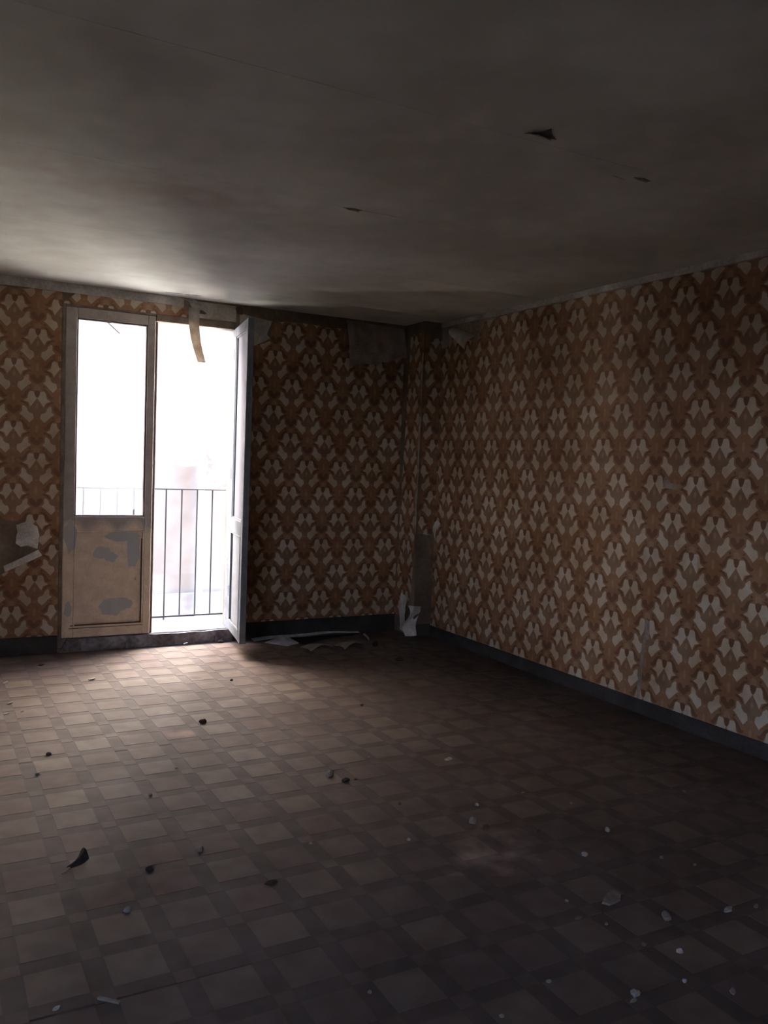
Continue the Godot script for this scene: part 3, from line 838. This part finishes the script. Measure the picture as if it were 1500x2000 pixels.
# ---------------------------------------------------------------- torn paper
func build_paper():
	# strip hanging from the head of the door
	var t := root("hanging_strip", Vector3(1.80, 2.10, BZ + 0.02))
	tag(t, "narrow paper strip dangling in the open half of the doorway", "paper strip")
	var st := mb()
	sheet(st, patch(Vector3(-0.065, 0.40, -0.012), Vector3(0.02, 0.40, -0.012), Vector3(0.055, 0.0, 0.045), Vector3(-0.005, 0.002, 0.045), 4, 16, func(u, v): return Vector3(-0.028 * sin(v * PI), 0, 0.02 * sin(v * 3.0) - 0.006 * sin(u * PI))), 0.0012)
	put("strip", st, M.strip, t)
	# lining paper hanging off the back wall in the corner
	t = root("hanging_paper", Vector3(3.30, 2.18, BZ + 0.01))
	tag(t, "wide grey sheet of lining paper hanging from the ceiling beside the corner", "paper")
	st = mb()
	sheet(st, patch(Vector3(-0.28, 0.37, 0.0), Vector3(0.255, 0.35, 0.0), Vector3(0.255, 0.10, 0.05), Vector3(-0.265, -0.01, 0.03), 14, 10, func(u, v): return Vector3(0, (0.016 * sin(u * 9.0) + (0.05 if u > 0.5 and u < 0.62 else 0.0) * 0.4) * v * v, 0.035 * sin(v * PI) * (0.6 + 0.4 * sin(u * 5.0)) + 0.02 * v)), 0.0015)
	put("sheet", st, M.paper_grey, t)
	# folded-over corner on the right wall
	t = root("folded_paper", Vector3(RX - 0.004, 2.33, -5.5))
	tag(t, "pale folded corner of wallpaper peeling off the right wall near the ceiling", "paper")
	st = mb()
	sheet(st, patch(Vector3(-0.006, 0.172, -0.24), Vector3(-0.012, 0.075, 0.085), Vector3(-0.085, -0.03, 0.035), Vector3(-0.07, 0.105, -0.20), 8, 8, func(u, v): return Vector3(-0.03 * sin(v * PI), 0.01 * sin(v * PI), 0.0)), 0.0015)
	put("fold", st, M.paper_back, t)
	# loose paper at the foot of the corner pier
	t = root("loose_paper", Vector3(3.545, 0.0, -5.95))
	tag(t, "crumpled pale paper flap hanging at the foot of the corner pier", "paper")
	st = mb()
	sheet(st, patch(Vector3(-0.03, 0.26, 0.02), Vector3(0.08, 0.25, 0.035), Vector3(0.03, 0.015, 0.045), Vector3(-0.06, 0.01, 0.03), 6, 12, func(u, v): return Vector3(0.018 * sin(v * 7.0), 0, 0.02 * sin(v * 6.0 + u * 3.0))), 0.0015)
	put("flap", st, M.paper_back, t)
	st = mb()
	sheet(st, patch(Vector3(-0.012, 0.34, -0.13), Vector3(-0.012, 0.32, -0.02), Vector3(-0.025, 0.02, -0.05), Vector3(-0.012, 0.03, -0.15), 4, 8, func(u, v): return Vector3(-0.012 * sin(v * 5.0), 0, 0)), 0.0015)
	put("flap", st, M.paper_back, t)
	# lifted edge along the pier and where the right wall's paper starts
	t = root("lifted_edge", Vector3(3.568, 0.86, -5.925))
	tag(t, "long thin edge of wallpaper lifting off the corner pier", "paper")
	st = mb()
	sheet(st, patch(Vector3(-0.004, 1.45, 0.0), Vector3(-0.012, 1.45, 0.012), Vector3(-0.03, 0.0, 0.022), Vector3(-0.004, 0.0, -0.01), 2, 24, func(u, v): return Vector3(-0.006 * u * (1.0 + sin(v * 17.0)), 0, 0.004 * u * sin(v * 29.0))), 0.0012)
	put("edge", st, M.paper_back, t)
	t = root("curled_edge", Vector3(RX - 0.003, 0.80, -5.905))
	tag(t, "curled scrap of wallpaper at mid height where right wall meets the corner pier", "paper")
	st = mb()
	sheet(st, patch(Vector3(0, 0.16, 0.01), Vector3(0, 0.14, 0.07), Vector3(-0.03, 0.0, 0.05), Vector3(-0.02, 0.05, 0.0), 4, 6, func(u, v): return Vector3(-0.02 * sin(v * PI), 0, 0)), 0.0012)
	put("curl", st, M.paper_back, t)
	# torn patch left of the door
	t = root("torn_flap", Vector3(0.66, 0.75, BZ + 0.002))
	tag(t, "white torn paper flap on the bare plaster patch left of the door", "paper")
	st = mb()
	rng.seed = 71
	var o := []
	for q in [[0.59, 0.90], [0.66, 0.925], [0.72, 0.89], [0.735, 0.83], [0.728, 0.74], [0.70, 0.745], [0.665, 0.76], [0.62, 0.75], [0.585, 0.775], [0.592, 0.82], [0.60, 0.855]]:
		o.append(Vector2(q[0] - 0.66 + rng.randf_range(-0.004, 0.004), q[1] - 0.75 + rng.randf_range(-0.004, 0.004)))
	prism(st, PackedVector2Array(o), Transform3D(Basis.IDENTITY, Vector3.ZERO), 0.002)
	put("flap", st, M.paper_back, t)
	st = mb()
	sheet(st, patch(Vector3(0.07, -0.02, 0.002), Vector3(0.095, -0.06, 0.002), Vector3(-0.14, -0.165, 0.015), Vector3(-0.15, -0.125, 0.02), 4, 10, func(u, v): return Vector3(0, 0, 0.016 * sin(v * PI) + 0.006 * u)), 0.0015)
	put("curl", st, M.paper_back, t)
	# shred on the head of the left leaf
	t = root("paper_shred", Vector3(1.17, 2.27, BZ + 0.012))
	tag(t, "tiny pale shred hanging across the top of the left pane", "paper")
	st = mb()
	sheet(st, patch(Vector3(-0.012, 0.11, 0), Vector3(0.012, 0.10, 0), Vector3(0.016, 0.05, 0.012), Vector3(-0.02, 0.05, 0.012), 2, 4, func(u, v): return Vector3.ZERO), 0.001)
	sheet(st, patch(Vector3(-0.018, 0.056, 0.012), Vector3(-0.004, 0.052, 0.012), Vector3(0.078, -0.016, 0.018), Vector3(0.072, -0.02, 0.018), 2, 6, func(u, v): return Vector3.ZERO), 0.001)
	put("shred", st, M.paper_grey, t)
	# peeled paint on the ceiling
	for e in [
		[Vector3(1.87, CH, -2.385), [[-0.05, -0.03], [-0.01, 0.02], [0.0, 0.055], [0.03, 0.02], [0.075, -0.01], [0.03, -0.02], [-0.01, -0.01]], "largest dark torn paint flake on the ceiling joint", 0.018],
		[Vector3(1.735, CH, -3.55), [[-0.05, -0.005], [0.0, 0.012], [0.04, 0.006], [0.03, -0.012], [-0.02, -0.014]], "small dark paint flake on the ceiling joint nearer the door", 0.01],
		[Vector3(2.48, CH, -2.52), [[-0.04, -0.004], [0.0, 0.012], [0.05, 0.0], [0.01, -0.012]], "thin dark paint flake on the ceiling near the right wall", 0.01],
	]:
		t = root("ceiling_flake", e[0])
		tag(t, e[2], "paint flake")
		var pts := PackedVector2Array()
		for q in e[1]: pts.append(Vector2(q[0], q[1]))
		st = mb()
		prism(st, pts, Transform3D(Vector3(1, 0, 0), Vector3(0, 0, 1), Vector3(0, -1, 0), Vector3(0, 0.0005, 0)), 0.002)
		put("torn_spot", st, M.torn, t)
		st = mb()
		var w: float = 0.05 if e[3] > 0.015 else 0.03
		sheet(st, patch(Vector3(-w, -0.001, -0.012), Vector3(w, -0.001, -0.012), Vector3(w * 0.7, -e[3], 0.012), Vector3(-w * 0.5, -e[3] * 0.7, 0.016), 5, 4, func(u, v): return Vector3(0, -0.004 * sin(v * PI), 0)), 0.0012)
		put("curl", st, M.paper_grey, t)
	t = root("ceiling_flake", Vector3(2.385, CH, -2.55))
	tag(t, "pale curled paint sliver on the ceiling near the right wall", "paint flake")
	st = mb()
	sheet(st, patch(Vector3(-0.03, -0.001, 0.0), Vector3(0.03, -0.001, -0.01), Vector3(0.03, -0.012, 0.01), Vector3(-0.02, -0.01, 0.012), 5, 4, func(u, v): return Vector3(0, -0.003 * sin(v * PI), 0)), 0.0012)
	put("curl", st, M.ceiling, t)
	# crack in the ceiling just over the door and the flake that hangs there
	t = root("ceiling_crack", Vector3(1.65, CH, -6.10))
	tag(t, "short dark broken crack in the bright ceiling over the door", "crack")
	st = mb()
	for q in [[-0.12, -0.02, 0.0, -0.005], [0.02, -0.002, 0.06, 0.0], [0.06, 0.006, 0.13, 0.022]]:
		var a := Vector2(q[0], q[1])
		var b := Vector2(q[2], q[3])
		var n := (b - a).orthogonal().normalized() * 0.005
		prism(st, PackedVector2Array([a, a.lerp(b, 0.4) + n, b, a.lerp(b, 0.5) - n]), Transform3D(Vector3(1, 0, 0), Vector3(0, 0, 1), Vector3(0, -1, 0), Vector3.ZERO), 0.0015)
	put("gap", st, M.dark_fill, t)
	t = root("plaster_flake", Vector3(1.76, 2.50, BZ + 0.012))
	tag(t, "white plaster sliver hanging where ceiling meets wall over the door", "plaster flake")
	st = mb()
	sheet(st, patch(Vector3(-0.09, 0.055, 0.0), Vector3(0.0, 0.058, 0.03), Vector3(0.10, 0.0, 0.055), Vector3(0.0, 0.03, 0.03), 6, 4, func(u, v): return Vector3(0, -0.004 * sin(u * PI), 0)), 0.002)
	put("sliver", st, M.chalk, t)

# ---------------------------------------------------------------- litter on the floor
func build_litter():
	# torn linoleum in the far corner
	var t := root("linoleum_strip", Vector3(2.76, 0.0, -6.20))
	tag(t, "long pale strip of linoleum edge lying along the foot of the back wall", "linoleum strip")
	var st := mb()
	sheet(st, patch(Vector3(-0.48, 0.012, -0.02), Vector3(0.46, 0.012, -0.03), Vector3(0.46, 0.006, 0.0), Vector3(-0.48, 0.004, 0.05), 16, 3, func(u, v): return Vector3(0, 0.012 * sin(u * PI) + 0.004 * sin(u * 11.0), 0)), 0.003)
	put("strip", st, M.lino_edge, t)
	t = root("linoleum_scrap", Vector3(2.44, 0.0, -5.99))
	tag(t, "pale turned-up triangle of linoleum beside the torn floor hole", "linoleum scrap")
	st = mb()
	sheet(st, patch(Vector3(-0.10, 0.004, -0.09), Vector3(0.10, 0.03, -0.10), Vector3(0.13, 0.012, 0.05), Vector3(0.02, 0.003, 0.07), 6, 5, func(u, v): return Vector3(0, 0.012 * sin(u * PI) * (1.0 - v), 0)), 0.003)
	put("scrap", st, M.lino_edge, t)
	for e in [[Vector3(2.66, 0.0, -5.80), 0.22, 0.16, 0.035, 0.25, "low curled piece of linoleum buckling up in front of the floor hole"], [Vector3(2.93, 0.0, -5.76), 0.21, 0.17, 0.05, 0.12, "higher curled piece of linoleum arching up beside the corner pier"]]:
		t = root("linoleum_curl", e[0], e[4])
		tag(t, e[5], "linoleum curl")
		st = mb()
		var hh: float = e[3]
		sheet(st, patch(Vector3(-e[1] / 2, 0.003, -e[2] / 2), Vector3(e[1] / 2, 0.003, -e[2] / 2), Vector3(e[1] / 2, 0.003, e[2] / 2), Vector3(-e[1] / 2, 0.003, e[2] / 2), 10, 6, func(u, v): return Vector3(0.02 * sin(v * 4.0), hh * sin(u * PI) * (0.35 + 0.65 * v), 0)), 0.003)
		put("curl", st, M.lino_back, t)
	t = root("linoleum_scrap", Vector3(3.12, 0.0, -5.93), 0.9)
	tag(t, "small upright pale shard of linoleum at the end of the floor hole", "linoleum scrap")
	st = mb()
	sheet(st, patch(Vector3(-0.05, 0.055, 0.0), Vector3(-0.01, 0.06, 0.0), Vector3(0.07, 0.002, 0.03), Vector3(0.0, 0.002, 0.04), 3, 5, func(u, v): return Vector3(0, 0.006 * sin(v * PI), 0)), 0.003)
	put("scrap", st, M.lino_edge, t)
	# kind, x, z, size, turn, material, label ("" = one of the crumbs)
	var list := [
		["flake", 2.248, -3.357, Vector3(0.055, 0.006, 0.03), 0.4, "chalk", "oblong white plaster chip alone in the middle of the floor"],
		["flake", 2.026, -2.019, Vector3(0.115, 0.012, 0.055), 0.45, "scrap", "largest pale paper scrap lying in the right foreground"],
		["flake", 2.327, -1.802, Vector3(0.045, 0.008, 0.022), 0.2, "chalk", "flat white chip nearest the right edge of the foreground"],
		["flake", 2.434, -1.778, Vector3(0.03, 0.006, 0.014), 0.5, "crumb", ""],
		["flake", 2.098, -1.853, Vector3(0.045, 0.02, 0.03), 1.2, "scrap", "ragged upturned pale flake right of the largest paper scrap"],
		["lump", 1.989, -1.698, Vector3(0.022, 0.016, 0.02), 0.0, "chalk", "round white pebble in front of the ragged upturned flake"],
		["lump", 1.886, -1.587, Vector3(0.014, 0.012, 0.013), 0.0, "chalk", ""],
		["lump", 1.714, -1.603, Vector3(0.03, 0.022, 0.028), 0.3, "crumb", "pale angular lump at the bottom right of the floor"],
		["flake", 1.69, -1.585, Vector3(0.028, 0.006, 0.012), 0.1, "crumb", ""],
		["flake", 1.971, -1.494, Vector3(0.03, 0.007, 0.018), 0.6, "crumb", ""],
		["lump", 2.161, -2.30, Vector3(0.026, 0.02, 0.024), 0.2, "chalk", "grey-white stone right of the pale dust stain"],
		["lump", 2.391, -2.426, Vector3(0.024, 0.02, 0.022), 0.7, "chalk", "grey-white stone behind the one beside the dust stain"],
		["lump", 1.879, -2.072, Vector3(0.014, 0.01, 0.014), 0.0, "crumb", ""],
		["lump", 1.538, -1.751, Vector3(0.016, 0.01, 0.014), 0.0, "crumb", ""],
		["lump", 1.33, -1.687, Vector3(0.016, 0.01, 0.014), 0.0, "crumb", ""],
		["lump", 2.411, -2.165, Vector3(0.018, 0.013, 0.016), 0.0, "crumb", ""],
		["lump", 2.481, -2.073, Vector3(0.014, 0.01, 0.014), 0.0, "crumb", ""],
		["lump", 1.94, -2.705, Vector3(0.036, 0.032, 0.03), 0.4, "crumb", "pale rubble lump behind the dust stain"],
		["lump", 1.96, -2.64, Vector3(0.045, 0.018, 0.03), 0.9, "brown", "dark brown rubble lump touching the dust stain"],
		["lump", 1.90, -2.655, Vector3(0.014, 0.01, 0.012), 0.0, "brown", ""],
		["lump", 1.629, -2.675, Vector3(0.014, 0.012, 0.014), 0.0, "chalk", ""],
		["lump", 1.917, -1.77, Vector3(0.016, 0.012, 0.014), 0.0, "scrap", ""],
		["flake", 1.841, -1.972, Vector3(0.03, 0.005, 0.014), 0.0, "crumb", ""],
		["flake", 1.90, -1.91, Vector3(0.016, 0.004, 0.012), 0.7, "crumb", ""],
		["lump", 0.699, -2.836, Vector3(0.03, 0.02, 0.028), 0.2, "dark", "round black lump in the left foreground"],
		["lump", 0.895, -2.907, Vector3(0.028, 0.024, 0.024), 0.7, "crumb", "pale stone behind the round black lump"],
		["lump", 0.574, -2.599, Vector3(0.026, 0.022, 0.022), 0.1, "crumb", "pale stone in front of the round black lump"],
		["flake", 0.315, -2.205, Vector3(0.022, 0.006, 0.014), 0.3, "chalk", ""],
		["lump", 1.279, -2.793, Vector3(0.016, 0.012, 0.016), 0.0, "crumb", ""],
		["lump", 1.043, -2.583, Vector3(0.05, 0.012, 0.03), 0.3, "dark", "flat black smear of rubble in the middle foreground"],
		["lump", 1.067, -1.922, Vector3(0.014, 0.01, 0.012), 0.0, "crumb", ""],
		["flake", 0.958, -5.43, Vector3(0.05, 0.012, 0.03), 0.2, "chalk", "white chip on the bright floor before the left door leaf"],
		["flake", 0.472, -5.522, Vector3(0.05, 0.01, 0.025), 0.8, "chalk", "white chip at the left edge of the bright floor, farthest back"],
		["flake", 0.458, -5.064, Vector3(0.04, 0.01, 0.022), 0.5, "chalk", "white chip at the left edge, between two others"],
		["flake", 0.42, -4.863, Vector3(0.035, 0.008, 0.016), 0.1, "chalk", "white chip at the left edge, nearest the viewer"],
		["flake", 0.50, -4.88, Vector3(0.02, 0.006, 0.012), 0.1, "crumb", ""],
		["lump", 1.336, -4.344, Vector3(0.042, 0.03, 0.036), 0.1, "brown", "dark brown lump in the middle of the lit floor"],
		["lump", 0.541, -4.137, Vector3(0.028, 0.018, 0.024), 0.1, "dark", "black crumb at the left end of the linoleum seam"],
		["lump", 0.466, -3.895, Vector3(0.022, 0.015, 0.02), 0.1, "crumb", ""],
		["lump", 0.853, -3.469, Vector3(0.02, 0.016, 0.018), 0.1, "crumb", ""],
		["lump", 1.633, -3.385, Vector3(0.045, 0.04, 0.036), 0.6, "crumb", "pale upright rubble lump in the centre of the floor"],
		["lump", 1.668, -3.30, Vector3(0.045, 0.02, 0.03), 0.2, "dark", "dark rubble bit beside the pale upright lump"],
		["lump", 1.72, -3.30, Vector3(0.018, 0.01, 0.016), 0.2, "brown", ""],
		["lump", 1.033, -3.736, Vector3(0.018, 0.012, 0.016), 0.1, "crumb", ""],
		["lump", 1.75, -5.108, Vector3(0.022, 0.016, 0.02), 0.1, "dark", "small dark crumb on the bright floor right of the doorway"],
		["lump", 0.717, -5.91, Vector3(0.045, 0.016, 0.03), 0.1, "dark", "dark crumb at the edge of the shadow under the left leaf"],
		["lump", 1.903, -3.524, Vector3(0.014, 0.01, 0.014), 0.1, "crumb", ""],
		["lump", 2.272, -4.312, Vector3(0.022, 0.015, 0.02), 0.1, "dark", "small dark crumb on the floor in front of the open leaf"],
		["lump", 2.319, -2.866, Vector3(0.022, 0.012, 0.014), 0.1, "crumb", ""],
		["lump", 2.057, -2.842, Vector3(0.018, 0.014, 0.018), 0.1, "chalk", ""],
		["lump", 1.765, -2.981, Vector3(0.016, 0.012, 0.014), 0.1, "brown", ""],
		["lump", 2.132, -2.53, Vector3(0.022, 0.014, 0.018), 0.1, "brown", ""],
		["lump", 3.008, -2.595, Vector3(0.018, 0.01, 0.016), 0.1, "crumb", ""],
		["lump", 2.442, -2.698, Vector3(0.014, 0.01, 0.014), 0.1, "crumb", ""],
		["lump", 3.046, -5.23, Vector3(0.09, 0.03, 0.06), 0.3, "dark", "black clod on the floor before the corner pier"],
		["lump", 3.10, -5.70, Vector3(0.05, 0.05, 0.04), 0.3, "dark", "upright black clod beside the arched linoleum curl"],
		["lump", 2.03, -6.20, Vector3(0.06, 0.03, 0.04), 0.3, "dark", "dark rubble lying below the step at the open leaf's hinge"],
		["flake", 1.76, -6.205, Vector3(0.05, 0.02, 0.03), 0.3, "chalk", "white chip lying against the step in the open doorway"],
	]
	var k := 0
	for e in list:
		k += 1
		var sm: SurfaceTool = flake(e[3], 300 + k) if e[0] == "flake" else lump(e[3], 500 + k)
		var cal := "plaster_chip" if e[0] == "flake" else "rubble_lump"
		var lab: String = e[6]
		var grp := ""
		if lab == "":
			cal = "plaster_crumb" if e[5] != "brown" else "dirt_crumb"
			var what: String = "pale crumb of plaster" if e[5] != "brown" else "brown crumb of dirt"
			if e[2] > -2.35 and e[1] > 1.2:
				lab = "tiny " + what + " in the right foreground around the large paper scrap"
				grp = what.replace("crumb", "crumbs") + " in the right foreground"
			elif e[1] < 1.1:
				lab = "tiny " + what + " on the left part of the floor"
				grp = what.replace("crumb", "crumbs") + " on the left of the floor"
			else:
				lab = "tiny " + what + " on the middle and right of the floor, behind the foreground"
				grp = what.replace("crumb", "crumbs") + " in the middle of the floor"
		var o := put(cal, sm, M[e[5]])
		o.position = Vector3(e[1], 0.0012, e[2])
		o.rotation.y = e[4]
		tag(o, lab, "chip" if e[0] == "flake" else "rubble", grp)
	# dead leaf and sticks
	t = root("dead_leaf", Vector3(0.475, 0.001, -2.99), 0.5)
	tag(t, "curled black dead leaf with a pale stalk in the left foreground", "leaf")
	st = mb()
	sheet(st, patch(Vector3(-0.035, 0.004, 0.012), Vector3(0.045, 0.022, -0.02), Vector3(0.05, 0.006, 0.02), Vector3(-0.03, 0.002, 0.022), 8, 5, func(u, v): return Vector3(0, 0.018 * sin(v * PI) * (0.4 + u), 0.012 * sin(u * PI))), 0.0015)
	put("blade", st, M.dark, t)
	st = mb()
	tube(st, Vector3(-0.07, 0.003, 0.035), Vector3(-0.02, 0.005, 0.018), 0.0025, 8)
	put("stalk", st, M.scrap, t)
	t = root("wood_splinter", Vector3(0.44, 0.0012, -2.18), -0.75)
	tag(t, "pale straight splinter at the bottom left of the floor", "splinter")
	st = mb()
	face(st, [Vector3(-0.035, 0, 0), Vector3(0.03, 0, -0.007), Vector3(0.03, 0.006, 0.0)], Vector3(0, 0.01, -0.01))
	box(st, Vector3(-0.032, 0, -0.005), Vector3(0.032, 0.007, 0.005), 0.002)
	put("splinter", st, M.scrap, t)

func _ready():
	# ---- camera, sky, sun, exposure
	var cam := Camera3D.new()
	cam.name = "camera"
	cam.fov = 62.08
	cam.near = 0.05
	cam.far = 200.0
	var yaw := 0.5025
	var pitch := -0.0585
	var roll := 0.0374
	var F := Vector3(sin(yaw) * cos(pitch), sin(pitch), -cos(yaw) * cos(pitch))
	var R0 := Vector3(cos(yaw), 0, sin(yaw))
	var U0 := R0.cross(F)
	var R := R0 * cos(roll) + U0 * sin(roll)
	var U := R.cross(F)
	cam.transform = Transform3D(Basis(R, U, -F), EYE)
	add_child(cam)
	cam.current = true
	var we := WorldEnvironment.new()
	we.name = "environment"
	var env := Environment.new()
	var sky := Sky.new()
	var sm := ProceduralSkyMaterial.new()
	sm.sky_top_color = Color(0.52, 0.65, 0.86)
	sm.sky_horizon_color = Color(0.87, 0.88, 0.91)
	sm.ground_bottom_color = Color(0.45, 0.43, 0.41)
	sm.ground_horizon_color = Color(0.70, 0.70, 0.70)
	sm.sky_energy_multiplier = 3.6
	sm.sun_angle_max = 5.0
	sky.sky_material = sm
	env.background_mode = Environment.BG_SKY
	env.sky = sky
	env.tonemap_mode = Environment.TONE_MAPPER_LINEAR
	env.tonemap_exposure = 1.4
	env.sdfgi_enabled = true
	env.ssao_enabled = true
	env.ssil_enabled = true
	we.environment = env
	add_child(we)
	var sun := DirectionalLight3D.new()
	sun.name = "sun"
	sun.light_energy = 205.0
	sun.light_color = Color(0.985, 0.99, 1.0)
	sun.light_angular_distance = 0.6
	sun.shadow_enabled = true
	sun.basis = Basis.looking_at(Vector3(-0.10, -0.95, -1.0).normalized(), Vector3.UP)
	add_child(sun)
	# ---- the place
	make_materials()
	build_walls()
	build_ceiling()
	build_floor()
	build_door()
	build_outside()
	build_paper()
	build_litter()
